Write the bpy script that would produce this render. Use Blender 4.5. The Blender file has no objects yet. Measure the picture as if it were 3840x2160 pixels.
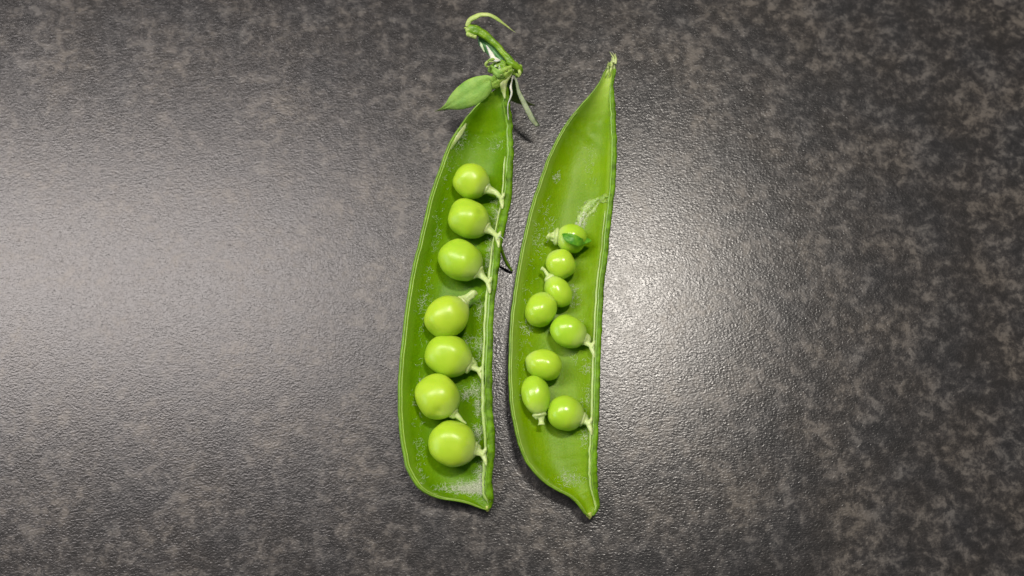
import bpy, bmesh, math, random
from mathutils import Vector, Matrix, noise
R = math.radians
random.seed(7)
S = bpy.context.scene
C = S.collection
MM = 0.001

# ------------------------------------------------------------------ camera, world, lamps, exposure
TILT, DIST, PXMM = R(15), 166.0, 0.05           # tilt from straight down, distance to table (mm), mm per photo pixel at centre
cam_d = bpy.data.cameras.new('camera'); cam = bpy.data.objects.new('camera', cam_d); C.objects.link(cam)
S.camera = cam
CAM = Vector((0, -DIST * math.sin(TILT), DIST * math.cos(TILT)))
cam.location = CAM * MM
cam.rotation_euler = (TILT, 0, 0)
cam_d.sensor_width = 6.17
cam_d.lens = 6.17 * DIST / (3840 * PXMM)
cam_d.clip_start, cam_d.clip_end = 0.01, 20
cam_d.dof.use_dof = True
cam_d.dof.focus_distance = 0.159
cam_d.dof.aperture_fstop = 2.2

w = bpy.data.worlds.new('World'); S.world = w; w.use_nodes = True
w.node_tree.nodes['Background'].inputs[0].default_value = (0.80, 0.86, 1.0, 1)
w.node_tree.nodes['Background'].inputs[1].default_value = 0.08

def lamp(name, loc, aim, sx, sy, power, col, shape='RECTANGLE'):
    d = bpy.data.lights.new(name, 'AREA'); d.shape = shape; d.size = sx; d.size_y = sy
    d.energy = power; d.color = col
    o = bpy.data.objects.new(name, d); C.objects.link(o); o.location = loc
    zz = (Vector(loc) - Vector(aim)).normalized()              # long side kept level along the worktop's x
    yy = zz.cross(Vector((1, 0, 0))).normalized(); xx = yy.cross(zz)
    if abs(zz.x) > 0.85: xx = Vector((0, 0, 1)).cross(zz).normalized(); yy = zz.cross(xx)
    o.rotation_euler = Matrix((xx, yy, zz)).transposed().to_euler()
    return o
lamp('strip_lamp', (0.078, 0.142, 0.56), (0, 0, 0), 0.08, 0.035, 2.05, (1.0, 0.93, 0.84))
lamp('ceiling_lamp', (-0.46, 0.225, 0.80), (-0.04, 0, 0), 0.66, 0.22, 6.9, (1.0, 0.915, 0.88))
lamp('window', (-1.1, -0.15, 0.34), (0, 0, 0), 0.75, 0.5, 3.0, (0.75, 0.86, 1.0))

S.view_settings.view_transform = 'Standard'; S.view_settings.look = 'None'
S.view_settings.exposure = 0.0; S.view_settings.gamma = 1

# ------------------------------------------------------------------ pixel of the photograph -> point at height z (mm)
def P(u, v, z=0.0):
    d = Vector(((u - 1920) * PXMM, -(v - 1080) * PXMM, -DIST))
    d.rotate(Matrix.Rotation(TILT, 3, 'X'))
    k = (z - CAM.z) / d.z
    return CAM + d * k
def K(z): return PXMM * (CAM.z - z) / CAM.z      # mm per pixel at height z

# ------------------------------------------------------------------ object helpers
def tag(o, label=None, cat=None, group=None, kind=None):
    if label: o['label'] = label
    if cat: o['category'] = cat
    if group: o['group'] = group
    if kind: o['kind'] = kind
    return o
def empty(name, loc, rot=None):
    o = bpy.data.objects.new(name, None); C.objects.link(o); o.location = loc * MM
    o.empty_display_size = 0.005
    if rot: o.rotation_euler = rot
    return o
def link_bm(name, bm, mat, parent=None, origin=None, smooth=True):
    """bm in mm world coordinates; origin mm"""
    og = origin or Vector((0, 0, 0))
    bmesh.ops.recalc_face_normals(bm, faces=bm.faces)
    for v in bm.verts: v.co = (v.co - og) * MM
    me = bpy.data.meshes.new(name); bm.to_mesh(me); bm.free()
    for p in me.polygons: p.use_smooth = smooth
    for m in (mat if isinstance(mat, (list, tuple)) else [mat]): me.materials.append(m)
    o = bpy.data.objects.new(name, me); C.objects.link(o)
    if parent:
        o.parent = parent
        o.location = og * MM - parent.location
    else: o.location = og * MM
    return o
def catmull(pts, n):
    out = []
    m = len(pts)
    for i in range(n + 1):
        x = i / n * (m - 1); k = min(int(x), m - 2); f = x - k
        p0, p1, p2, p3 = pts[max(k - 1, 0)], pts[k], pts[k + 1], pts[min(k + 2, m - 1)]
        if isinstance(p1, (int, float)):
            out.append(0.5 * ((2 * p1) + (-p0 + p2) * f + (2 * p0 - 5 * p1 + 4 * p2 - p3) * f * f + (-p0 + 3 * p1 - 3 * p2 + p3) * f ** 3))
        else:
            out.append(tuple(0.5 * ((2 * b) + (-a + c) * f + (2 * a - 5 * b + 4 * c - d) * f * f + (-a + 3 * b - 3 * c + d) * f ** 3) for a, b, c, d in zip(p0, p1, p2, p3)))
    return out
def tube(bm, pts, rads, sides=10, flat=1.0, lump=0.0, seed=0, ridges=0, closed=True):
    """variable radius tube; flat = thickness/width ratio with the width axis lying horizontal"""
    rings = []
    n = len(pts)
    for i, p in enumerate(pts):
        t = (pts[min(i + 1, n - 1)] - pts[max(i - 1, 0)]).normalized()
        side = t.cross(Vector((0, 0, 1)))
        if side.length < 0.2: side = t.cross(Vector((0, 1, 0)))
        side.normalize(); up = side.cross(t).normalized()
        ring = []
        for k in range(sides):
            a = 2 * math.pi * k / sides
            r = rads[i]
            if lump: r *= 1 + lump * noise.noise(Vector((p.x * 0.9 + seed, p.y * 0.9, a * 1.3)))* 2
            if ridges: r *= 1 + 0.10 * math.cos(a * ridges)
            ring.append(bm.verts.new(p + side * math.cos(a) * r + up * math.sin(a) * r * flat))
        rings.append(ring)
    for i in range(n - 1):
        for k in range(sides):
            bm.faces.new((rings[i][k], rings[i][(k + 1) % sides], rings[i + 1][(k + 1) % sides], rings[i + 1][k]))
    if closed:
        bm.faces.new(rings[0][::-1]); bm.faces.new(rings[-1])
def path(pix, n):
    """[(u, v, z, radius_px)] -> points (mm), radii (mm)"""
    q = catmull([tuple(map(float, a)) for a in pix], n)
    return [P(a[0], a[1], a[2]) for a in q], [max(a[3], 0.4) * K(a[2]) for a in q]

# ------------------------------------------------------------------ materials
def mat_new(name):
    m = bpy.data.materials.new(name); m.use_nodes = True
    nt = m.node_tree; b = nt.nodes['Principled BSDF']
    return m, nt, b
def N(nt, t, **kw):
    n = nt.nodes.new(t)
    for k, v in kw.items():
        if k.startswith('i_'): n.inputs[k[2:].replace('_', ' ')].default_value = v
        else: setattr(n, k, v)
    return n
def ramp(nt, fac, stops, interp='LINEAR'):
    r = nt.nodes.new('ShaderNodeValToRGB'); r.color_ramp.interpolation = interp
    e = r.color_ramp.elements
    while len(e) < len(stops): e.new(0.5)
    for x, (p, c) in zip(e, stops): x.position = p; x.color = (*c, 1) if len(c) == 3 else c
    nt.links.new(fac, r.inputs[0]); return r.outputs[0]
def mix(nt, fac, a, b, mode='MIX'):
    n = nt.nodes.new('ShaderNodeMix'); n.data_type = 'RGBA'; n.blend_type = mode
    for sock, val in ((n.inputs[0], fac), (n.inputs[6], a), (n.inputs[7], b)):
        if isinstance(val, bpy.types.NodeSocket): nt.links.new(val, sock)
        elif isinstance(val, (int, float)): sock.default_value = val
        else: sock.default_value = (*val, 1)
    return n.outputs[2]
def noise_tex(nt, co, scale, detail=4, rough=0.55, dist=0.0):
    n = N(nt, 'ShaderNodeTexNoise'); n.inputs['Scale'].default_value = scale; n.inputs['Detail'].default_value = detail
    n.inputs['Roughness'].default_value = rough; n.inputs['Distortion'].default_value = dist
    nt.links.new(co, n.inputs['Vector']); return n.outputs[0]
def bump(nt, b, h, strength, dist):
    n = N(nt, 'ShaderNodeBump'); n.inputs['Strength'].default_value = strength; n.inputs['Distance'].default_value = dist
    nt.links.new(h, n.inputs['Height']); nt.links.new(n.outputs[0], b.inputs['Normal']); return n
def math_n(nt, op, a, b=None):
    n = nt.nodes.new('ShaderNodeMath'); n.operation = op
    for s, v in ((n.inputs[0], a), (n.inputs[1], b)):
        if v is None: continue
        if isinstance(v, bpy.types.NodeSocket): nt.links.new(v, s)
        else: s.default_value = v
    return n.outputs[0]

def worktop_material():
    m, nt, b = mat_new('speckled_laminate')
    co = N(nt, 'ShaderNodeTexCoord').outputs['Object']
    # print: charcoal ground, ragged taupe and olive blotches
    n1 = noise_tex(nt, co, 400, 7, 0.70, 0.3)
    n2 = noise_tex(nt, co, 90, 3, 0.5, 0.0)
    n3 = noise_tex(nt, co, 1050, 4, 0.65, 0.3)
    s = math_n(nt, 'ADD', n1, math_n(nt, 'MULTIPLY', math_n(nt, 'SUBTRACT', n2, 0.5), 0.34))
    s = math_n(nt, 'ADD', s, math_n(nt, 'MULTIPLY', math_n(nt, 'SUBTRACT', n3, 0.5), 0.28))
    blot = ramp(nt, s, [(0.40, (0.0205, 0.0195, 0.0188)), (0.51, (0.034, 0.0315, 0.0300)), (0.57, (0.058, 0.053, 0.048)), (0.64, (0.098, 0.089, 0.079))])
    hue = ramp(nt, noise_tex(nt, co, 95, 2, 0.5), [(0.35, (0.95, 0.99, 1.04)), (0.5, (1, 1, 1)), (0.66, (1.03, 1.0, 0.95))])
    col = mix(nt, 1.0, blot, hue, 'MULTIPLY')
    nt.links.new(col, b.inputs['Base Color'])
    # moulded leather grain
    mp = N(nt, 'ShaderNodeMapping'); mp.inputs['Scale'].default_value = (0.85, 1.2, 1); mp.inputs['Rotation'].default_value = (0, 0, R(-12))
    nt.links.new(co, mp.inputs[0])
    g1 = noise_tex(nt, mp.outputs[0], 2700, 1, 0.45, 0.5)
    g2 = noise_tex(nt, mp.outputs[0], 1250, 1, 0.5, 0.3)
    h = math_n(nt, 'ADD', g1, math_n(nt, 'MULTIPLY', g2, 0.6))
    bump(nt, b, h, 1.0, 0.000039)
    b.inputs['Roughness'].default_value = 0.36
    rr = ramp(nt, s, [(0.42, (0.25,) * 3), (0.62, (0.30,) * 3)]); nt.links.new(rr, b.inputs['Roughness'])
    b.inputs['Specular IOR Level'].default_value = 0.52
    return m

def plant(name, col, rough=0.4, sss=0.25, var=0.25, scale=300, bmp=0.25, bscale=1200, bd=0.0001, col2=None, coat=0.0, spec=0.5):
    m, nt, b = mat_new(name)
    co = N(nt, 'ShaderNodeTexCoord').outputs['Object']
    c2 = col2 or tuple(c * (1 - var * 1.3) for c in col)
    n = noise_tex(nt, co, scale, 5, 0.6, 0.2)
    c = ramp(nt, n, [(0.32, c2), (0.62, col)])
    nt.links.new(c, b.inputs['Base Color'])
    b.inputs['Roughness'].default_value = rough
    b.inputs['Specular IOR Level'].default_value = spec
    b.inputs['Subsurface Weight'].default_value = sss
    b.inputs['Subsurface Radius'].default_value = (0.7, 1.0, 0.2)
    b.inputs['Subsurface Scale'].default_value = 0.0012
    b.inputs['Coat Weight'].default_value = coat; b.inputs['Coat Roughness'].default_value = 0.2
    bump(nt, b, noise_tex(nt, co, bscale, 3, 0.6), bmp, bd)
    return m

def shell_material(name, base, dark, pale, film=0.0, tip=0.12):
    """inside of the pod: attribute 'across' 0..1 between the rims, 'along' 0..1 from stem end to tail"""
    m, nt, b = mat_new(name)
    co = N(nt, 'ShaderNodeTexCoord').outputs['Object']
    ac = N(nt, 'ShaderNodeAttribute', attribute_name='across').outputs['Fac']
    al = N(nt, 'ShaderNodeAttribute', attribute_name='along').outputs['Fac']
    n = noise_tex(nt, co, 130, 4, 0.55, 0.1)
    c = ramp(nt, n, [(0.34, dark), (0.62, base)])
    # faint fibres running down and across the wall
    for rot, sc, w_ in ((R(14), (2.6, .12, 1), .5), (R(52), (3.0, .2, 1), .35)):
        mp = N(nt, 'ShaderNodeMapping'); mp.inputs['Rotation'].default_value = (0, 0, rot); mp.inputs['Scale'].default_value = sc
        nt.links.new(co, mp.inputs[0])
        fb = ramp(nt, noise_tex(nt, mp.outputs[0], 700, 3, 0.6), [(0.50, (0, 0, 0)), (0.72, (1, 1, 1))])
        c = mix(nt, math_n(nt, 'MULTIPLY', fb, w_ * 0.12), c, pale)
    # paler flesh just under each rim
    ed = math_n(nt, 'ABSOLUTE', math_n(nt, 'SUBTRACT', math_n(nt, 'MULTIPLY', ac, 2), 1))
    e = ramp(nt, ed, [(0.80, (0, 0, 0)), (0.97, (1, 1, 1))])
    c = mix(nt, math_n(nt, 'MULTIPLY', e, 0.55), c, pale)
    # dry silvery film flecks
    f = noise_tex(nt, co, 900, 6, 0.75, 0.4)
    f2 = noise_tex(nt, co, 110, 2, 0.5)
    fm = ramp(nt, math_n(nt, 'ADD', f, math_n(nt, 'MULTIPLY', math_n(nt, 'SUBTRACT', f2, 0.5), 0.9)), [(0.60, (0, 0, 0)), (0.74, (1, 1, 1))])
    c = mix(nt, math_n(nt, 'MULTIPLY', fm, film), c, (0.36, 0.52, 0.18))
    # pale ends
    tl = ramp(nt, al, [(0.0, (1, 1, 1)), (tip * .5, (0.75,) * 3), (tip, (0, 0, 0)), (0.94, (0, 0, 0)), (1.0, (0.7,) * 3)])
    c = mix(nt, math_n(nt, 'MULTIPLY', tl, 0.85), c, pale)
    nt.links.new(c, b.inputs['Base Color'])
    b.inputs['Roughness'].default_value = 0.42
    b.inputs['Specular IOR Level'].default_value = 0.18
    b.inputs['Subsurface Weight'].default_value = 0.35
    b.inputs['Subsurface Radius'].default_value = (0.5, 1.0, 0.12)
    b.inputs['Subsurface Scale'].default_value = 0.0015
    h = math_n(nt, 'ADD', math_n(nt, 'MULTIPLY', noise_tex(nt, co, 260, 3, 0.5), 2.0), noise_tex(nt, co, 2200, 2, 0.5))
    bump(nt, b, h, 0.35, 0.00012)
    return m

def pea_material(name, base, top, pale, rough=0.34, start=0.74):
    m, nt, b = mat_new(name)
    tc = N(nt, 'ShaderNodeTexCoord'); g = tc.outputs['Generated']; co = tc.outputs['Object']
    sx = N(nt, 'ShaderNodeSeparateXYZ'); nt.links.new(g, sx.inputs[0])
    oi = N(nt, 'ShaderNodeObjectInfo').outputs['Random']
    n = noise_tex(nt, co, 190, 3, 0.5, 0.3)
    c = ramp(nt, n, [(0.3, base), (0.68, top)])
    tint = ramp(nt, oi, [(0.0, (0.92, 0.98, 0.9)), (1.0, (1.06, 1.02, 1.05))])
    c = mix(nt, 1.0, c, tint, 'MULTIPLY')
    xx = math_n(nt, 'ADD', sx.outputs[0], math_n(nt, 'MULTIPLY', math_n(nt, 'SUBTRACT', n, 0.5), 0.25))
    p = ramp(nt, xx, [(start, (0, 0, 0)), (1.0, (1, 1, 1))])
    c = mix(nt, math_n(nt, 'MULTIPLY', p, 0.75), c, pale)
    nt.links.new(c, b.inputs['Base Color'])
    b.inputs['Roughness'].default_value = rough
    b.inputs['Subsurface Weight'].default_value = 0.7
    b.inputs['Subsurface Radius'].default_value = (0.8, 1.0, 0.25)
    b.inputs['Subsurface Scale'].default_value = 0.0022
    b.inputs['Specular IOR Level'].default_value = 0.5
    h = math_n(nt, 'ADD', math_n(nt, 'MULTIPLY', noise_tex(nt, co, 420, 3, 0.6), 1.0), math_n(nt, 'MULTIPLY', noise_tex(nt, co, 4000, 2, 0.5), 0.25))
    bump(nt, b, h, 0.28, 0.0001)
    return m

M = {}
M['top'] = worktop_material()
M['inA'] = shell_material('pod_flesh_deep', (0.150, 0.305, 0.0), (0.100, 0.232, 0.0), (0.30, 0.50, 0.04), 0.10)
M['inB'] = shell_material('pod_flesh_bright', (0.185, 0.335, 0.0), (0.138, 0.275, 0.0), (0.42, 0.60, 0.10), 0.08, 0.2)
M['out'] = plant('pod_skin', (0.10, 0.25, 0.003), 0.5, 0.2, 0.3, 260, spec=0.18)
M['rim'] = plant('pod_cut_rim', (0.190, 0.385, 0.012), 0.38, 0.35, 0.25, 500, 0.4, 1500)
M['rim2'] = plant('pod_rim_line', (0.32, 0.52, 0.07), 0.38, 0.35, 0.25, 500, 0.4, 1500)
M['rimd'] = plant('pod_seam_skin', (0.15, 0.33, 0.004), 0.5, 0.25, 0.5, 600, 0.6, 1400, 0.00018, spec=0.18)
M['cord'] = plant('pod_inner_cord', (0.42, 0.60, 0.17), 0.38, 0.4, 0.15, 500, 0.4, 1500)
M['stalk'] = plant('pea_stalk_flesh', (0.56, 0.70, 0.27), 0.36, 0.4, 0.15, 500, 0.4, 1300)
M['stem'] = plant('stem_skin', (0.24, 0.42, 0.015), 0.4, 0.2, 0.5, 420, 0.6, 1200, 0.0002, col2=(0.10, 0.25, 0.005))
M['stem_pale'] = plant('stem_torn_flesh', (0.50, 0.62, 0.20), 0.5, 0.3, 0.3, 500, 0.7, 1400, 0.0002, col2=(0.30, 0.46, 0.08))
M['calyx'] = plant('calyx_skin', (0.36, 0.54, 0.08), 0.5, 0.25, 0.5, 700, 0.9, 1200, 0.0003, col2=(0.14, 0.32, 0.015))
M['sepal'] = plant('sepal_underside', (0.310, 0.520, 0.090), 0.55, 0.2, 0.3, 420, 0.5, 1300, 0.0002, col2=(0.190, 0.400, 0.055))
M['sepalt'] = plant('petal_teal', (0.16, 0.36, 0.13), 0.5, 0.2, 0.3, 500, 0.6, 1300, 0.0002, col2=(0.05, 0.20, 0.05))
M['sepald'] = plant('sepal_dark', (0.075, 0.20, 0.030), 0.5, 0.15, 0.3, 420, 0.5, 1300, 0.0002)
M['sepalp'] = plant('sepal_pale', (0.66, 0.82, 0.48), 0.5, 0.25, 0.3, 420, 0.5, 1300, 0.0002)
M['white'] = plant('dried_petal', (0.80, 0.84, 0.66), 0.6, 0.3, 0.2, 500, 0.6, 1400, 0.0002)
M['pith'] = plant('torn_pith', (0.34, 0.50, 0.11), 0.3, 0.4, 0.3, 900, 0.8, 1500, 0.0002, col2=(0.20, 0.38, 0.02))
M['tip'] = plant('tail_tip_flesh', (0.50, 0.58, 0.16), 0.5, 0.3, 0.3, 900, 0.6, 1400, 0.0001, col2=(0.34, 0.42, 0.06))
M['dry'] = plant('dry_fibre', (0.62, 0.74, 0.32), 0.5, 0.3, 0.2, 600, 0.6, 1400, 0.0001, col2=(0.42, 0.60, 0.12))
M['fuzz'] = plant('fuzz', (0.56, 0.66, 0.40), 0.6, 0.0, 0.1, 500, 0.0)
M['fuzzw'] = plant('fuzz_white', (0.68, 0.73, 0.56), 0.6, 0.0, 0.1, 500, 0.0)
M['pea'] = pea_material('pea_skin', (0.385, 0.600, 0.026), (0.500, 0.700, 0.050), (0.62, 0.74, 0.26))
M['pea2'] = pea_material('small_pea_skin', (0.370, 0.600, 0.028), (0.480, 0.690, 0.055), (0.60, 0.74, 0.26), 0.23, 0.68)
M['scrap'] = plant('skin_scrap', (0.17, 0.42, 0.02), 0.4, 0.3, 0.3, 700, 0.4, 1200, col2=(0.045, 0.22, 0.01), spec=0.3)

# ------------------------------------------------------------------ the worktop
bm = bmesh.new()
bmesh.ops.create_cube(bm, size=1)
for v in bm.verts: v.co = Vector((v.co.x * 620, v.co.y * 430 + 20, v.co.z * 30 - 15))
top = link_bm('worktop', bm, M['top'], smooth=False)
tag(top, 'dark charcoal speckled worktop with leathery grain', kind='structure')

# ------------------------------------------------------------------ pods
def width_depth(wd, dmax): return dmax * (1 - math.exp(-(0.50 * wd / dmax) ** 1.5)) if wd > 0 else 0
class Pod:
    def __init__(self, pairs, zr, dmax, thick, bias, NL=240, NA=40, crease=None):
        n = NL; self.n = n; self.na = NA
        q = catmull([tuple(map(float, a[0] + a[1])) for a in pairs], n)
        zz = catmull([float(z) for z in zr], n)
        self.rimL, self.rimR, self.grid, self.th = [], [], [], []
        self.acr = []
        for i in range(n + 1):
            t = i / n
            zl = zz[i]
            # raise the rims a little unevenly, as a living edge does
            wob = 0.35 * noise.noise(Vector((t * 9, 1.7, bias * 5)))
            L = P(q[i][0], q[i][1], zl + wob); Rr = P(q[i][2], q[i][3], zl + 0.25 * noise.noise(Vector((t * 11, 6.1, bias * 3))))
            L += Vector((0.10 * noise.noise(Vector((t * 60, 3, bias))), 0, 0)); Rr += Vector((0.13 * noise.noise(Vector((t * 55, 9, bias))), 0, 0))
            self.rimL.append(L); self.rimR.append(Rr)
            wd = (Rr - L).length
            d = width_depth(wd, dmax); th = min(thick, 0.10 * wd + 0.12); self.th.append(th)
            d = min(d, zl - th - 0.15)
            row = []
            for k in range(NA + 1):
                s = k / NA; s2 = s + 0.0
                a = abs(2 * s2 - 1)
                f = (1 - a ** 2.4) ** 0.85
                # flesh bulges slightly outward beyond the rim
                x = L.lerp(Rr, s2)
                wv = 0.14 * noise.noise(Vector((s * 3, t * 9, bias * 7))) * f
                if crease:
                    uu = q[i][0] + (q[i][2] - q[i][0]) * s; vv = q[i][1] + (q[i][3] - q[i][1]) * s
                    for (u0, v0, u1, v1, hgt, wpx) in crease:
                        e = Vector((u1 - u0, v1 - v0)); w0 = Vector((uu - u0, vv - v0)); tt = max(0, min(1, w0.dot(e) / e.dot(e)))
                        wv += hgt * math.exp(-((w0 - e * tt).length / wpx) ** 2) * f
                row.append(x + Vector((0, 0, -d * f + wv)))
            self.grid.append(row)
    def pt(self, t, s, lift=0.0):
        i = min(int(t * self.n), self.n - 1); k = min(int(s * self.na), self.na - 1)
        a, b, c = self.grid[i][k], self.grid[i + 1][k], self.grid[i][k + 1]
        fi, fk = t * self.n - i, s * self.na - k
        p = a + (b - a) * fi + (c - a) * fk
        nrm = (c - a).cross(a - b).normalized() if (c - a).cross(a - b).length > 1e-9 else Vector((0, 0, 1))
        if nrm.z < 0: nrm = -nrm
        return p + nrm * lift, nrm, (b - a).normalized()
    def uv(self, u, v):
        """(t, s) whose surface point shows nearest photo pixel (u, v)"""
        best = None
        for i in range(0, self.n + 1):
            for k in range(0, self.na + 1):
                g = self.grid[i][k]
                p = P(u, v, g.z); d = (p.x - g.x) ** 2 + (p.y - g.y) ** 2
                if best is None or d < best[0]: best = (d, i / self.n, k / self.na)
        return best[1], best[2]
    def shell(self, root, inner, outer, rim):
        bm = bmesh.new(); la = bm.verts.layers.float.new('across'); ll = bm.verts.layers.float.new('along')
        rings = []
        for i in range(self.n + 1):
            row = self.grid[i]; th = self.th[i]; ring = []
            ax = (row[-1] - row[0]).normalized()
            up = Vector((0, 0, 1))
            out = []
            for k, p in enumerate(row):
                a = row[max(k - 1, 0)]; b = row[min(k + 1, self.na)]
                tt = b - a; nx = tt.dot(ax); nz = tt.z
                nn = (ax * nz - up * nx); nn = nn.normalized() if nn.length > 1e-9 else -up
                q = p + nn * th; q.z = max(q.z, 0.06)
                out.append(q)
            for k, p in enumerate(row):
                v = bm.verts.new(p); v[la] = k / self.na; v[ll] = i / self.n; ring.append(v)
            mR = (row[-1] + out[-1]) / 2 + up * th * 0.28
            v = bm.verts.new(mR); v[la] = 1; v[ll] = i / self.n; ring.append(v)
            for k in range(self.na, -1, -2):
                v = bm.verts.new(out[k]); v[la] = k / self.na; v[ll] = i / self.n; ring.append(v)
            mL = (row[0] + out[0]) / 2 + up * th * 0.28
            v = bm.verts.new(mL); v[la] = 0; v[ll] = i / self.n; ring.append(v)
            rings.append(ring)
        m = len(rings[0]); na = self.na
        for i in range(self.n):
            for k in range(m):
                k2 = (k + 1) % m
                f = bm.faces.new((rings[i][k], rings[i + 1][k], rings[i + 1][k2], rings[i][k2]))
                if k < na: f.material_index = 0
                elif k in (na, na + 1, m - 2, m - 1): f.material_index = 2
                else: f.material_index = 1
        bm.faces.new(rings[0]); bm.faces.new(rings[-1][::-1])
        return link_bm('pod_shell', bm, [inner, outer, rim], root)
    def strand(self, name, root, mat, side, inset, lift, rad, t0=0.0, t1=1.0, lump=0.12, sides=10, flat=0.8, step=1, seed=0):
        pts, rr = [], []
        i0, i1 = int(t0 * self.n), int(t1 * self.n)
        for i in range(i0, i1 + 1, step):
            L, Rr = self.rimL[i], self.rimR[i]
            ax = (Rr - L); wd = ax.length; ax = ax / wd if wd > 1e-6 else Vector((1, 0, 0))
            k = min(1, wd / 5.0)
            p = (L + ax * inset * k) if side < 0 else (Rr - ax * inset * k)
            r = rad(i / self.n) if callable(rad) else rad
            pts.append(p + Vector((0, 0, lift))); rr.append(max(0.05, r * (0.35 + 0.65 * k)))
        bm = bmesh.new(); tube(bm, pts, rr, sides, flat, lump, seed)
        return link_bm(name, bm, mat, root)

def hair(bm, p, nrm, along, length, wid, curl=1.0, lay=0.5):
    d = (nrm * random.uniform(0.1, 1.0) * (1 - lay) + Vector((random.gauss(0, 1), random.gauss(0, 1), random.gauss(0, 0.3))) * lay + along * 0.1).normalized()
    prev = None; seg = 4
    for j in range(seg + 1):
        w = wid * (1 - 0.6 * j / seg)
        side = d.cross(Vector((random.gauss(0, .2), random.gauss(0, .2), 1))).normalized() * w
        a, b = bm.verts.new(p + side), bm.verts.new(p - side)
        if prev: bm.faces.new((prev[0], prev[1], b, a))
        prev = (a, b)
        p = p + d * length / seg
        d = (d + Vector((random.gauss(0, 1), random.gauss(0, 1), random.gauss(0, 0.5))) * 0.38 * curl).normalized()

def fuzz(pod, root, patches, mat, name='fuzz'):
    bm = bmesh.new()
    for (u, v, ru, rv, cnt, ln, wd) in patches:
        for _ in range(cnt):
            uu = u + random.gauss(0, ru); vv = v + random.gauss(0, rv)
            t, s = pod.uvfast(uu, vv)
            if t is None: continue
            p, nn, al = pod.pt(t, s, 0.05)
            hair(bm, p, nn, al, random.uniform(0.5, 1.2) * ln, wd)
    o = link_bm(name, bm, mat, root); o['kind'] = 'stuff'
    return o
# quick lookup of the pod surface under a photo pixel
def build_lookup(pod):
    tab = {}
    F = cam_d.lens / cam_d.sensor_width * 3840
    for i in range(pod.n + 1):
        for k in range(pod.na + 1):
            g = pod.grid[i][k] - CAM; g.rotate(Matrix.Rotation(-TILT, 3, 'X'))
            u = 1920 + F * g.x / -g.z; v = 1080 - F * g.y / -g.z
            tab.setdefault((int(u // 12), int(v // 12)), (i / pod.n, k / pod.na))
    def f(u, v):
        r = tab.get((int(u // 12), int(v // 12)))
        if not r: return None, None
        return min(0.999, max(0, r[0] + random.uniform(-.5, .5) / pod.n)), min(0.999, max(0, r[1] + random.uniform(-.5, .5) / pod.na))
    pod.uvfast = f

left_pairs = [((1874,318),(1890,312)), ((1850,342),(1895,335)), ((1812,377),(1897,365)), ((1768,424),(1900,410)), ((1735,470),(1910,465)), ((1699,524),(1912,515)),
  ((1664,611),(1912,600)), ((1619,745),(1900,745)), ((1579,909),(1872,895)), ((1556,1000),(1857,1000)), ((1531,1155),(1843,1140)), ((1511,1328),(1834,1300)),
  ((1502,1490),(1831,1450)), ((1507,1600),(1833,1560)), ((1527,1731),(1840,1660)), ((1557,1799),(1838,1720)), ((1595,1840),(1835,1765)), ((1650,1865),(1832,1805)),
  ((1710,1875),(1832,1835)), ((1755,1885),(1838,1862)), ((1795,1901),(1840,1882)), ((1820,1910),(1837,1899)), ((1826,1913),(1834,1908))]
right_pairs = [((2296,222),(2306,216)), ((2285,240),(2308,236)), ((2268,272),(2303,275)), ((2244,320),(2294,317)), ((2203,372),(2295,365)), ((2161,420),(2298,410)), ((2130,462),(2300,458)),
  ((2105,502),(2302,500)), ((2062,589),(2303,577)), ((2035,666),(2297,693)), ((2008,742),(2287,790)), ((1981,842),(2276,890)), ((1959,944),(2266,980)), ((1940,1060),(2256,1065)), ((1926,1155),(2250,1155)), ((1917,1290),(2243,1300)),
  ((1915,1406),(2240,1410)), ((1921,1515),(2237,1519)), ((1939,1612),(2233,1610)), ((1955,1673),(2231,1660)), ((1983,1735),(2229,1710)), ((2026,1787),(2229,1750)), ((2070,1822),(2229,1785)), ((2122,1850),(2231,1815)), ((2155,1870),(2234,1845)),
  ((2178,1897),(2240,1875)), ((2195,1922),(2242,1900)), ((2207,1934),(2228,1925)), ((2211,1938),(2218,1933))]

# ---- left pod
podL = Pod(left_pairs, [11.5, 11, 10, 9.2, 8.4, 7.8, 7.3, 7.0, 6.8, 6.7, 6.7, 6.7, 6.6, 6.4, 6.1, 5.8, 5.4, 5.0, 4.6, 4.2, 3.8, 3.5, 3.3], 5.4, 0.62, 0.3)
build_lookup(podL)
rootL = empty('pea_pod', P(1700, 1300, 0))
tag(rootL, 'green pea pod half with stem and leafy calyx, holding seven large peas', 'pea pod', 'halves of a split pea pod')
podL.shell(rootL, M['inA'], M['out'], M['rim'])
podL.strand('rim', rootL, M['rim'], -1, -0.18, 0.0, 0.14, 0.05, 0.99, 0.10, seed=1)
podL.strand('rim', rootL, M['rim2'], -1, 0.22, -0.02, 0.085, 0.22, 0.985, 0.10, seed=5)
podL.strand('seam', rootL, M['rimd'], 1, -0.10, 0.05, lambda t: 0.62 + 0.12 * math.sin(t * 23), 0.0, 0.995, 0.12, 14, seed=2)
podL.strand('seam', rootL, M['rim'], 1, 0.42, 0.16, lambda t: 0.24 + 0.06 * math.sin(t * 31), 0.03, 0.99, 0.25, seed=3)
podL.strand('seam', rootL, M['cord'], 1, 0.95, -0.05, lambda t: 0.12 + 0.16 * min(1, max(0, (t - .3) / .2)) + 0.05 * math.sin(t * 47), 0.27, 0.985, 0.30, seed=4)

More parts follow.
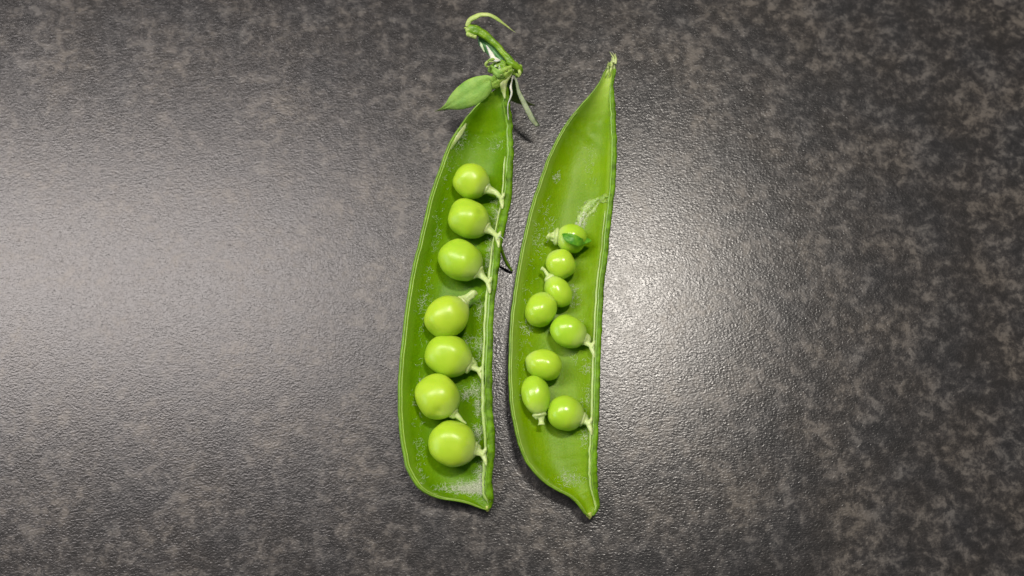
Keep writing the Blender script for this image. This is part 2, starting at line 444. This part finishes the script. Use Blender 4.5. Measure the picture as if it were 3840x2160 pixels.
# ---- right pod
podR = Pod(right_pairs, [9.5, 9.2, 8.8, 8.4, 8.0, 7.6, 7.2, 6.9, 6.6, 6.4, 6.2, 6.1, 6.0, 6.0, 6.0, 6.0, 6.0, 6.0, 5.9, 5.8, 5.6, 5.4, 5.1, 4.8, 4.5, 4.1, 3.8, 3.6, 3.5], 4.4, 0.5, 0.8, crease=[(2180,462,2300,560,.22,16), (2200,760,2250,640,.30,40), (2120,1330,2200,1400,-.2,50)])
build_lookup(podR)
rootR = empty('pea_pod', P(2100, 1200, 0))
tag(rootR, 'green pea pod half with bare pointed tip, holding eight small peas', 'pea pod', 'halves of a split pea pod')
podR.shell(rootR, M['inB'], M['out'], M['rim'])
podR.strand('rim', rootR, M['rim'], -1, -0.18, 0.0, 0.14, 0.05, 0.99, 0.10, seed=11)
podR.strand('rim', rootR, M['rim2'], -1, 0.16, -0.02, 0.08, 0.18, 0.985, 0.10, seed=12)
podR.strand('seam', rootR, M['rimd'], 1, -0.05, 0.0, 0.48, 0.06, 0.99, 0.12, 14, seed=13)
podR.strand('seam', rootR, M['rim'], 1, 0.38, 0.12, 0.18, 0.1, 0.99, 0.25, seed=14)
podR.strand('seam', rootR, M['cord'], 1, 0.80, -0.05, lambda t: 0.10 + 0.11 * min(1, max(0, (t - .4) / .15)) + 0.03 * math.sin(t * 43), 0.36, 0.985, 0.25, seed=15)

# frayed fibres at the right pod's stem end
bm = bmesh.new()
rf = random.Random(5)
for i in range(14):
    x = i / 13
    b0 = (2270 + 30 * x + rf.uniform(-2, 2), 275 - 8 * x + rf.uniform(-14, 22))
    top_v = 200 + 50 * abs(x - .8) ** .8 + rf.uniform(-6, 16)
    top_u = 2280 + 30 * x + (rf.uniform(-7, 3) if x > .5 else rf.uniform(-10, 2))
    z = 9.0 + rf.uniform(-.2, .3)
    a, b_ = path([(b0[0], b0[1], z - .5, .8), (b0[0] * .6 + top_u * .4 + 1, b0[1] * .6 + top_v * .4, z + .1, 4.4), (b0[0] * .25 + top_u * .75 + 3, b0[1] * .25 + top_v * .75, z + .5, 3.6), (top_u, top_v, z + 1, .7)], 12)
    tube(bm, a, b_, 7, 0.6, 0.2, i)
for pix in ([(2303,235,9.8,5),(2300,215,10.2,4),(2292,203,10.6,2.5),(2286,194,11,.6)], [(2308,240,9.8,5),(2310,218,10.2,4),(2304,206,10.6,2.5),(2296,197,11,.6)]):
    a, b_ = path(pix, 12); tube(bm, a, b_, 7, 0.6, 0.2)
link_bm('frayed_tip', bm, M['dry'], rootR)

# ------------------------------------------------------------------ left pod: stem, calyx, sepals
def leaf(name, root, top_edge, bot_edge, mat, th=0.22, n=28, m=9, cup=0.9, vein=0.12):
    """blade between two edges of photo points (u, v, z)"""
    A = catmull([tuple(map(float, x)) for x in top_edge], n); B = catmull([tuple(map(float, x)) for x in bot_edge], n)
    bm = bmesh.new(); up, dn = [], []
    for i in range(n + 1):
        a, b = P(*A[i]), P(*B[i]); r1, r2 = [], []
        wd = (b - a).length
        for k in range(m + 1):
            s = k / m; p = a.lerp(b, s)
            z = cup * wd * 0.25 * (1 - (2 * s - 1) ** 2) - vein * math.exp(-((s - 0.5) / 0.07) ** 2) * min(1, wd) + 0.10 * noise.noise(p * 0.9)
            z += 0.03 * math.cos(s * 40) * min(1, wd / 2)
            r1.append(bm.verts.new(p + Vector((0, 0, z + th / 2)))); r2.append(bm.verts.new(p + Vector((0, 0, z - th / 2))))
        up.append(r1); dn.append(r2)
    for i in range(n):
        for k in range(m):
            bm.faces.new((up[i][k], up[i + 1][k], up[i + 1][k + 1], up[i][k + 1]))
            bm.faces.new((dn[i][k], dn[i][k + 1], dn[i + 1][k + 1], dn[i + 1][k]))
        bm.faces.new((up[i][0], dn[i][0], dn[i + 1][0], up[i + 1][0])); bm.faces.new((up[i][m], up[i + 1][m], dn[i + 1][m], dn[i][m]))
    for r in (0, n):
        for k in range(m): bm.faces.new((up[r][k], up[r][k + 1], dn[r][k + 1], dn[r][k]))
    return link_bm(name, bm, mat, root)

# stem with its ridges
bm = bmesh.new()
a, b_ = path([(1925,250,13.5,16),(1912,228,14,15),(1885,196,14.5,13),(1855,163,15,13.5),(1822,135,15.5,17),(1795,120,15.8,21),(1772,112,16,24),(1758,108,16,21)], 40)
tube(bm, a, b_, 20, 0.85, 0.10, ridges=5)
stem = link_bm('stem', bm, M['stem'], rootL)
bm = bmesh.new()
for (u, v, r_) in ((1757, 96, 13), (1750, 112, 13), (1752, 127, 11), (1764, 134, 9), (1766, 100, 14), (1745, 105, 7)):
    a, b_ = path([(u + 22, v + 6, 16, r_), (u + 8, v + 2, 16.2, r_), (u, v, 16.4, r_ * .8), (u - 4, v - 1, 16.5, r_ * .25)], 8)
    tube(bm, a, b_, 10, 0.9, 0.3)
link_bm('stem_cut_end', bm, M['stem_pale'], stem).location = (0, 0, 0)
bm = bmesh.new()
a, b_ = path([(1752,100,16.4,9),(1760,80,17,11),(1779,65,17.6,11),(1807,55,18,9.5),(1841,58,18,8),(1876,79,17.4,6),(1905,101,16.6,3.4),(1923,115,16,1.2),(1934,122,15.8,.6)], 40)
tube(bm, a, b_, 10, 0.45, 0.18)
link_bm('peeled_strip', bm, M['stem_pale'], stem).location = (0, 0, 0)
# calyx: knobbly cup of merged lumps
bm = bmesh.new()
def blob(bm, u, v, z, r, sx=1, sy=1, sz=1):
    p = P(u, v, z); res = bmesh.ops.create_icosphere(bm, subdivisions=3, radius=1.18 * r * K(z))
    for q in res['verts']:
        q.co = Vector((q.co.x * sx, q.co.y * sy, q.co.z * sz))
        q.co *= 1 + 0.22 * noise.noise(q.co * 1.6 + Vector((u, v, 0)))
        q.co += p
for a_ in ((1893,262,12.6,26,1,1.2,.8), (1915,262,12.8,20), (1944,263,12.6,14), (1950,250,12.8,9), (1940,280,12.2,11), (1880,245,13.4,20), (1858,252,13,15), (1842,262,12.6,12),
           (1885,295,11.9,22,.8,1.5,.7), (1888,325,11.2,17,.7,1.6,.6), (1930,245,13.2,14), (1862,275,12.4,14)): blob(bm, *a_)
cal = link_bm('calyx', bm, M['calyx'], rootL)
rm = cal.modifiers.new('remesh', 'REMESH'); rm.mode = 'VOXEL'; rm.voxel_size = 0.00012
sm = cal.modifiers.new('smooth', 'SMOOTH'); sm.iterations = 3
# curling sepal stubs and dried flower remnants
for pix, mt, fl in (([(1868,236,14,7),(1850,228,14.6,7),(1832,230,14.8,6),(1822,240,14.4,6),(1826,250,14,4),(1836,247,14,2)], 'stem_pale', .6),
                    ([(1880,232,14.2,6),(1862,222,14.8,6),(1842,222,15,5),(1828,229,15,3)], 'calyx', .5),
                    ([(1846,262,13.4,5),(1858,248,14.2,6),(1872,252,14.4,6),(1868,270,13.6,4)], 'sepalp', .5),
                    ([(1840,243,14,5),(1850,255,14,7),(1846,272,13.4,6)], 'stem', .6),
                    ([(1890,240,14,7),(1876,262,14.2,6),(1868,285,13.4,6),(1862,300,13,4)], 'sepalp', .4),
                    ([(1900,250,14,6),(1896,275,13.6,6),(1890,300,12.8,5)], 'calyx', .5),
                    ([(1946,262,13.6,5),(1950,275,13.4,7),(1944,288,12.8,5)], 'stem_pale', .6)):
    bm = bmesh.new(); a, b_ = path(pix, 16); tube(bm, a, b_, 9, fl, 0.2); link_bm('calyx_scale', bm, M[mt], rootL)
rc_ = random.Random(11)
for i in range(5):
    u0, v0 = 1885 + rc_.uniform(-18, 30), 262 + rc_.uniform(-14, 18); an = rc_.uniform(0, 6.28); ln = rc_.uniform(14, 26)
    bm = bmesh.new()
    a, b_ = path([(u0, v0, 13.6, 5), (u0 + math.cos(an) * ln * .5, v0 + math.sin(an) * ln * .5, 14.6, rc_.uniform(5, 8)), (u0 + math.cos(an + .4) * ln, v0 + math.sin(an + .4) * ln, 14.2, 1.5)], 12)
    tube(bm, a, b_, 9, .35, 0.08, i); link_bm('calyx_scale', bm, M[('calyx', 'stem', 'calyx', 'stem_pale')[i % 4]], rootL)
leaf('dried_petal', rootL, [(1800,138,14.6),(1825,150,14.2),(1850,172,14),(1872,200,13.8),(1892,228,13.4)], [(1792,146,14.5),(1798,172,14),(1822,196,13.4),(1838,214,13.2),(1850,232,13)], M['sepalt'])
leaf('dried_petal', rootL, [(1800,158,15.2),(1808,166,15),(1813,180,14.8),(1818,194,14.6)], [(1799,160,15),(1802,174,14.8),(1810,188,14.6),(1816,196,14.5)], M['sepalp'], cup=.5, m=5)
leaf('dried_petal', rootL, [(1824,170,15),(1836,184,15),(1850,202,14.8),(1862,222,14.6)], [(1822,172,14.8),(1830,192,14.6),(1836,210,14.4),(1846,230,14.2)], M['white'], cup=.6, m=6)
leaf('dried_petal', rootL, [(1850,214,14.9),(1860,216,15),(1870,222,15),(1878,228,14.9)], [(1836,220,14.5),(1842,228,14.6),(1852,232,14.6),(1862,234,14.6)], M['white'], cup=.5, m=6)
bm = bmesh.new()
a, b_ = path([(1905,228,14,14),(1922,240,14,14),(1938,250,13.6,13),(1950,262,13,12),(1952,274,12.4,8)], 20)
tube(bm, a, b_, 14, .9, .15, ridges=5); link_bm('knob', bm, M['stem'], rootL)
for rt, pts_ in ((rootL, [(1828,1896,3.2,10),(1829,1906,3.1,10),(1829,1913,3.0,6),(1828,1919,2.8,2)]), (rootR, [(2208,1922,3.2,12),(2211,1933,3.1,10),(2212,1941,2.9,5),(2212,1947,2.7,1.5)])):
    bm = bmesh.new(); a, b_ = path(pts_, 12); tube(bm, a, b_, 12, .8, .3); link_bm('tail_tip', bm, M['tip'], rt)
leaf('torn_rim', rootL, [(1748,462,8.2),(1732,482,8),(1716,504,7.9),(1704,528,7.7),(1690,560,7.4)], [(1750,466,8),(1742,490,7.6),(1728,514,7.4),(1712,534,7.2),(1693,562,7)], M['dry'], cup=.2, m=5, vein=0)
# sepals: the broad bases clasping the pod's neck, then the free blades
leaf('sepal', rootL, [(1918,246,14.4),(1892,252,14.8),(1868,266,14.4),(1850,284,13.6),(1838,296,12.9)], [(1925,272,13.6),(1908,292,13.4),(1890,312,12.8),(1868,328,12.2),(1848,334,11.6)], M['calyx'], cup=.7, m=10, vein=.3)
leaf('sepal', rootL, [(1850,250,14.2),(1862,258,14.8),(1880,268,15),(1896,286,14.2)], [(1844,262,13.6),(1852,278,14),(1866,292,14),(1880,300,13.4)], M['sepal'], cup=.6, m=7, vein=.3)
leaf('sepal', rootL, [(1928,262,13.8),(1915,288,13.4),(1902,312,12.8),(1897,345,11.6),(1895,372,10.8)], [(1888,282,13.6),(1880,302,13.2),(1876,322,12.6),(1882,345,11.4),(1890,370,10.6)], M['dry'], cup=.5, m=7, vein=.2)
leaf('sepal', rootL, [(1862,296,12.8),(1830,284,12.8),(1800,286,12.4),(1770,293,11.8),(1745,305,11),(1720,324,10),(1700,344,9),(1684,366,8),(1672,388,7),(1655,405,6),(1632,417,5.2)],
     [(1864,300,12.6),(1858,318,12),(1848,333,11.4),(1828,364,10.6),(1797,388,9.8),(1762,402,8.8),(1738,408,8),(1712,411,7.2),(1690,410,6.4),(1666,412,5.6),(1632,418,5)], M['sepal'], cup=0.5, vein=0.28)
leaf('sepal', rootL, [(1680,385,6.6),(1672,396,6.2),(1668,405,5.8),(1664,415,5.2)], [(1684,392,6.2),(1682,400,6),(1674,408,5.6),(1666,416,5.1)], M['sepal'], cup=.3, m=4)
leaf('sepal', rootL, [(1912,292,11),(1924,296,10.4),(1936,310,9.6),(1946,338,8.4),(1958,362,7),(1978,382,5.4),(2006,394,4.2)],
     [(1905,300,10),(1900,322,9),(1899,345,8),(1905,366,6.6),(1925,382,5.2),(1960,393,4.4),(2005,396,4)], M['sepald'], cup=.5)
leaf('sepal', rootL, [(1936,288,12),(1944,318,11.2),(1952,345,10.2),(1970,378,9),(1990,415,7.6),(2006,448,6.2),(2020,472,5)],
     [(1930,290,12),(1934,318,11.2),(1940,350,10.2),(1953,382,9),(1972,422,7.6),(1990,455,6.2),(2010,477,5)], M['sepalp'], cup=0.9)
leaf('sepal', rootL, [(1948,335,10),(1962,362,9),(1982,400,7.6),(2002,436,6),(2024,472,4.6)],
     [(1946,338,9.8),(1955,364,8.6),(1973,402,7.2),(1994,440,5.6),(2022,474,4.4)], M['sepald'], cup=.3, m=5)
bm = bmesh.new()
a, b_ = path([(1922,280,12.4,5),(1920,300,12.2,3.4),(1915,326,12,4.6),(1919,346,11.6,4.2),(1914,368,11,3.2),(1906,388,10.4,2),(1904,415,9.8,1.5),(1907,450,9,1.2)], 30)
tube(bm, a, b_, 7, 0.6, 0.2)
link_bm('filament', bm, M['white'], rootL)
# loose string peeling off the seam
bm = bmesh.new()
a, b_ = path([(1872,905,6.6,5),(1878,925,6.0,6),(1886,952,4.6,6.2),(1898,982,2.8,6.4),(1910,1002,1.6,6),(1920,1015,0.8,4.5)], 24)
tube(bm, a, b_, 8, 1, 0.15)
link_bm('seam_string', bm, M['rim'], rootL)
bm = bmesh.new()
a, b_ = path([(1874,884,8.0,1.2),(1884,892,8.6,1),(1896,905,8.8,.8)], 8); tube(bm, a, b_, 5)
a, b_ = path([(1862,900,7.6,1),(1870,890,8.6,1),(1880,878,8.9,.8)], 8); tube(bm, a, b_, 5)
link_bm('filament', bm, M['white'], rootL)

# white pith streak inside the right pod
bm = bmesh.new()
for (off, rr) in ((0, 1.5), (14, .8)):
    pts, rad = [], []
    q = catmull([(2166.,862.,4.), (2176.,838.,10.), (2188.,806.,13.), (2208.,778.,13.), (2236.,756.,11.), (2260.,744.,9.), (2282.,740.,5.)], 36)
    for u, v, r in q:
        t, ss = podR.uvfast(u + off * .7, v + off)
        if t is None: continue
        pts.append(podR.pt(t, ss, -0.02)[0]); rad.append(r * K(4) * rr)
    sm_ = [sum((pts[max(0, min(len(pts) - 1, i + j))] for j in (-2, -1, 0, 1, 2)), Vector()) / 5 for i in range(len(pts))]
    tube(bm, sm_, rad, 9, 0.22, 0.45, off)
link_bm('pith_streak', bm, M['pith'], rootR)
bm = bmesh.new()
for i in range(150):
    x = random.random() ** 1.5; u, v = 2168 + 24 * x + random.gauss(0, 4 + 3 * x), 858 - 62 * x + random.gauss(0, 4)
    t, ss = podR.uvfast(u, v)
    if t is None: continue
    p = podR.pt(t, ss, 0.15)[0]; r_ = random.uniform(.05, .13)
    res = bmesh.ops.create_icosphere(bm, subdivisions=1, radius=r_)
    for q in res['verts']: q.co = Vector((q.co.x * random.uniform(.7, 1.4), q.co.y, q.co.z)) + p
link_bm('pith_crumbs', bm, M['fuzzw'], rootR)['kind'] = 'stuff'

# fuzz (u, v, spread u, spread v, count, length mm, half width mm)
fl = [(1790,1835,34,11,900,1.2,.013), (1815,1800,9,28,420,1.1,.013), (1730,1838,45,9,420,.9,.012), (1806,1160,7,24,110,1.0,.011), (1805,1300,7,28,140,1.0,.011), (1770,1280,16,12,60,1.0,.012),
      (1756,1474,9,8,90,1.3,.014), (1795,1455,16,14,120,1.0,.012), (1802,1520,6,30,140,.9,.012), (1798,1625,9,18,180,1.0,.012), (1866,800,7,30,180,.9,.012), (1850,940,8,26,180,.9,.012),
      (1840,985,6,20,120,.9,.012), (1582,1140,9,24,80,1.0,.012), (1875,545,22,14,60,.9,.010), (1730,560,30,40,60,.7,.010), (1720,515,10,22,160,.8,.013)]
for i in range(70):
    v = random.uniform(560, 1820); x0 = 1655 - (v - 560) * .135 if v < 1500 else 1528 + (v - 1500) * .1
    fl.append((x0 + random.uniform(12, 45), v, 6, 9, random.randint(3, 11), .7, .010))
fuzz(podL, rootL, fl, M['fuzzw'])
fr = [(2185,830,6,22,260,.5,.016), (2172,852,3,8,160,.5,.02), (2215,775,14,10,120,.6,.014), (2087,667,9,8,60,.7,.013), (2060,830,10,40,70,.8,.012), (2020,905,10,40,70,.8,.012), (2140,1800,26,14,190,.7,.011), (2150,1085,10,9,110,.4,.013), (2150,1130,12,12,150,.4,.011),
      (2205,1490,8,22,90,.8,.012), (2205,1370,6,14,60,.8,.012), (2200,1640,5,20,70,.8,.012), (1975,1225,14,14,60,1.1,.012), (2180,1208,6,8,16,1.0,.012), (2150,1345,9,9,10,1.0,.012), (2215,600,14,40,50,.9,.010)]
for i in range(40):
    v = random.uniform(780, 1500)
    fr.append((1985 - (v - 780) * .09 + random.uniform(14, 50) - (10 if v > 1000 else 0), v, 6, 9, random.randint(2, 6), .7, .010))
fuzz(podR, rootR, fr, M['fuzzw'])

# ------------------------------------------------------------------ peas
def pea_mesh(a, b, c, seed, boxy=2.25, egg=0.06, dent=None):
    bm = bmesh.new(); nu, nv = 56, 36
    def pt(th, ph):   # axis along +x (towards the stalk)
        x, y, z = math.cos(th), math.sin(th) * math.cos(ph), math.sin(th) * math.sin(ph)
        k = (abs(x) ** boxy + abs(y) ** boxy + abs(z) ** boxy) ** (-1 / boxy)
        d = Vector((x, y, z)) * k
        taper = 1 - egg * max(0, d.x) ** 2 * 2.2
        r = 1 + 0.08 * noise.noise(Vector((x, y, z)) * 1.1 + Vector((seed * 3.7, 0, 0))) + 0.012 * noise.noise(Vector((x, y, z)) * 3 + Vector((0, seed * 2.1, 0)))
        if dent: r -= 0.075 * math.exp(-((Vector((x, y, z)) - dent).length / 0.16) ** 2)
        return Vector((d.x * a * r, d.y * b * r * taper, d.z * c * r * taper))
    p0 = bm.verts.new(pt(0, 0)); p1 = bm.verts.new(pt(math.pi, 0)); rings = []
    for i in range(1, nv):
        rings.append([bm.verts.new(pt(math.pi * i / nv, 2 * math.pi * k / nu)) for k in range(nu)])
    for k in range(nu):
        bm.faces.new((p0, rings[0][k], rings[0][(k + 1) % nu])); bm.faces.new((p1, rings[-1][(k + 1) % nu], rings[-1][k]))
        for i in range(nv - 2): bm.faces.new((rings[i][k], rings[i + 1][k], rings[i + 1][(k + 1) % nu], rings[i][(k + 1) % nu]))
    return bm

def make_pea(label, group, pod, mat, u, v, ra, rb, ang, seed, stalk=None, thin=1.0, flare=False, z=None, egg=0.06):
    """ra, rb: half axes in photo px along / across the stalk direction; ang: screen angle of that direction, degrees anticlockwise from right
       stalk: [(u, v, z_add, r_px)]"""
    if pod is podL: ra, rb = ra * 1.02, rb * 1.03
    rc = (ra + rb) / 2 * 0.96
    zc = 5.2
    for _ in range(3):
        c = rc * K(zc); tt, ss = pod.uvfast(u, v)
        floor_z = pod.pt(tt, ss)[0].z if tt is not None else 1.3
        zc = floor_z + c * 0.97
    if z is not None: zc = z
    cen = P(u, v, zc); k = K(zc)
    bm = pea_mesh(ra * k, rb * k, rc * k, seed, egg=egg, dent=Vector((0.42, 0.52, 0.74)).normalized() if seed == 2 else Vector((0.55, -0.35, 0.75)).normalized() if seed == 6 else None)
    bmesh.ops.recalc_face_normals(bm, faces=bm.faces)
    for q in bm.verts: q.co *= MM
    me = bpy.data.meshes.new('seed'); bm.to_mesh(me); bm.free()
    for p in me.polygons: p.use_smooth = True
    me.materials.append(mat)
    if not stalk:
        o = bpy.data.objects.new('pea', me); C.objects.link(o); o.location = cen * MM; o.rotation_euler = (R(8), R(12), R(ang))
        return tag(o, label, 'pea', group), cen
    root = empty('pea', cen); tag(root, label, 'pea', group)
    o = bpy.data.objects.new('seed', me); C.objects.link(o); o.parent = root; o.rotation_euler = (R(8), 0, R(ang))
    # stalk: thick collar then neck, flaring where it joins the seam
    d = Vector((math.cos(R(ang)), math.sin(R(ang)), 0))
    bm = bmesh.new()
    surf = cen + d * ra * k * 0.90
    end = [P(q[0], q[1], zc + q[2]) for q in stalk]
    pts = [surf, surf + d * 0.35] + end
    w0 = 31 * k * thin
    rads = [w0, w0 * 1.0] + [q[3] * K(zc) * 1.02 for q in stalk]
    cp = catmull([(p.x, p.y, p.z, r) for p, r in zip(pts, rads)], 26)
    tube(bm, [Vector(c[:3]) for c in cp], [c[3] for c in cp], 16, 0.85, 0.10, seed)
    # collar ring
    tube(bm, [surf - d * 0.25, surf, surf + d * 0.35, surf + d * 0.6], [w0 * .9, w0 * 1.22, w0 * 1.18, w0 * .8], 18, 0.9, 0.08, seed + 3)
    if flare:
        e = end[-1]; f = end[-1] - end[-2]
        # webs running up and down the seam
        tseam = flare
        sv = (P(tseam[2], tseam[3], zc + stalk[-1][2]) - P(tseam[0], tseam[1], zc + stalk[-1][2])).normalized()
        for sg, ln in ((1, 1.9), (-1, 1.3)):
            tube(bm, [end[-2].lerp(e, .35), e.lerp(end[-2], .15) + sv * sg * ln * .25, e + sv * sg * ln * .6 + Vector((.12, 0, .1)), e + sv * sg * ln + Vector((.22, 0, .12))],
                 [stalk[-2][3] * k * .8, .48, .34, .16], 10, 0.8, 0.1)
    st = link_bm('stalk', bm, M['stalk'], root)
    rm = st.modifiers.new('remesh', 'REMESH'); rm.mode = 'VOXEL'; rm.voxel_size = 0.00011
    s_ = st.modifiers.new('smooth', 'SMOOTH'); s_.iterations = 2
    return root, cen

GL, GR = 'large peas in the left pod half', 'small peas in the right pod half'
make_pea('topmost large pea in the left pod, joined to the seam by a pale stalk', GL, podL, M['pea'], 1769,680, 68,66, -28, 1, [(1858,722,.1,11),(1872,735,.6,9),(1884,748,1.2,9)], .62, (1893,690,1880,790))
make_pea('large pea second from the top of the left pod, with a faint dark dent', GL, podL, M['pea'], 1758,821, 80,71, -30, 2, [(1842,868,.2,13),(1858,880,.7,10),(1870,893,1.2,10)], .72, (1876,850,1866,930))
make_pea('third large pea from the top of the left pod, stalk joined to seam', GL, podL, M['pea'], 1729,977, 84,73, -36, 3, [(1808,1035,.2,13),(1822,1048,.7,10),(1836,1064,1.2,10)], .75, (1846,1020,1838,1100))
make_pea('egg-shaped large pea in the left pod whose broken stalk points up right', GL, podL, M['pea'], 1678,1186, 84,74, 44, 4, [(1754,1117,.1,15),(1768,1106,.2,16),(1778,1100,.3,14),(1792,1103,.2,3)], .78, egg=.09)
make_pea('widest pea of the left pod, touching the egg-shaped pea above it', GL, podL, M['pea'], 1684,1336, 88,73, -24, 5, [(1768,1376,.2,14),(1788,1384,.7,11),(1806,1394,1.2,11)], .85, (1815,1340,1812,1440))
make_pea('large pea second from bottom of the left pod, with a thin loose tail', GL, podL, M['pea'], 1643,1489, 84,76, -46, 6, [(1708,1553,.1,11),(1722,1566,.1,8),(1735,1579,-.1,6),(1750,1589,-.4,3)], .6, egg=.09)
make_pea('bottom large pea in the left pod, joined to the seam by a wide pale stalk', GL, podL, M['pea'], 1699,1665, 84,78, -16, 7, [(1784,1692,.2,16),(1800,1697,.6,12),(1818,1704,1.1,12)], .85, (1822,1650,1824,1750))
make_pea('topmost small pea in the right pod, dark green skin scrap lying on it', GR, podR, M['pea2'], 2142,896, 59,53, 172, 8, [(2084,888,.3,12),(2070,886,.4,9),(2058,884,.5,13),(2054,882,.5,14)], .9)
make_pea('round small stalkless pea just below the pea with the skin scrap', GR, podR, M['pea2'], 2102,991, 58,54, 132, 9)
make_pea('slim small pea in the right pod with long stalk pointing up left', GR, podR, M['pea2'], 2093,1093, 63,46, 122, 10, [(2060,1040,.3,10),(2050,1026,.4,7),(2041,1012,.5,6),(2030,1005,.5,9)], .62, egg=.09)
make_pea('upright oval small pea with pale top and no stalk in right pod', GR, podR, M['pea2'], 2029,1159, 67,56, 68, 11)
make_pea('small pea in the middle of the right pod, joined to its seam', GR, podR, M['pea2'], 2133,1243, 69,59, -26, 12, [(2193,1282,.2,12),(2208,1291,.5,9),(2224,1303,.9,9)], .68, (2230,1260,2228,1340))
make_pea('sideways oval small pea with pale left end and no stalk in right pod', GR, podR, M['pea2'], 2038,1367, 69,53, 165, 13)
make_pea('upright oval small pea with a stubby stalk pointing straight down', GR, podR, M['pea2'], 2011,1485, 73,51, -80, 14, [(2029,1566,.1,13),(2030,1580,.1,9),(2031,1594,.1,13)], .72, egg=.08)
make_pea('bottom small pea in the right pod, joined to the seam by a pale stalk', GR, podR, M['pea2'], 2120,1550, 68,62, -20, 15, [(2184,1578,.2,13),(2198,1583,.5,10),(2214,1591,.9,10)], .72, (2222,1550,2222,1630))

# scrap of skin resting on the topmost small pea
def on_pea(u, v, lift=0.0):
    cen_px = (2142, 896); zc = 4.6; r = 56
    d2 = ((u - cen_px[0]) ** 2 + (v - cen_px[1]) ** 2) / r ** 2
    return zc + lift + (r * 0.05) * math.sqrt(max(0.06, 1 - d2))
q1 = [(2107,877),(2120,875),(2142,877),(2164,884),(2184,895),(2198,890),(2219,902)]
q2 = [(2109,880),(2113,893),(2127,908),(2148,918),(2170,924),(2188,917),(2216,907)]
o = leaf('skin_scrap', None, [(u, v, on_pea(u, v, .35)) for u, v in q1], [(u, v, on_pea(u, v, .35)) for u, v in q2], M['scrap'], th=.18, cup=.25, vein=0)
tag(o, 'small torn scrap of dark green skin lying on the topmost small pea', 'skin scrap')
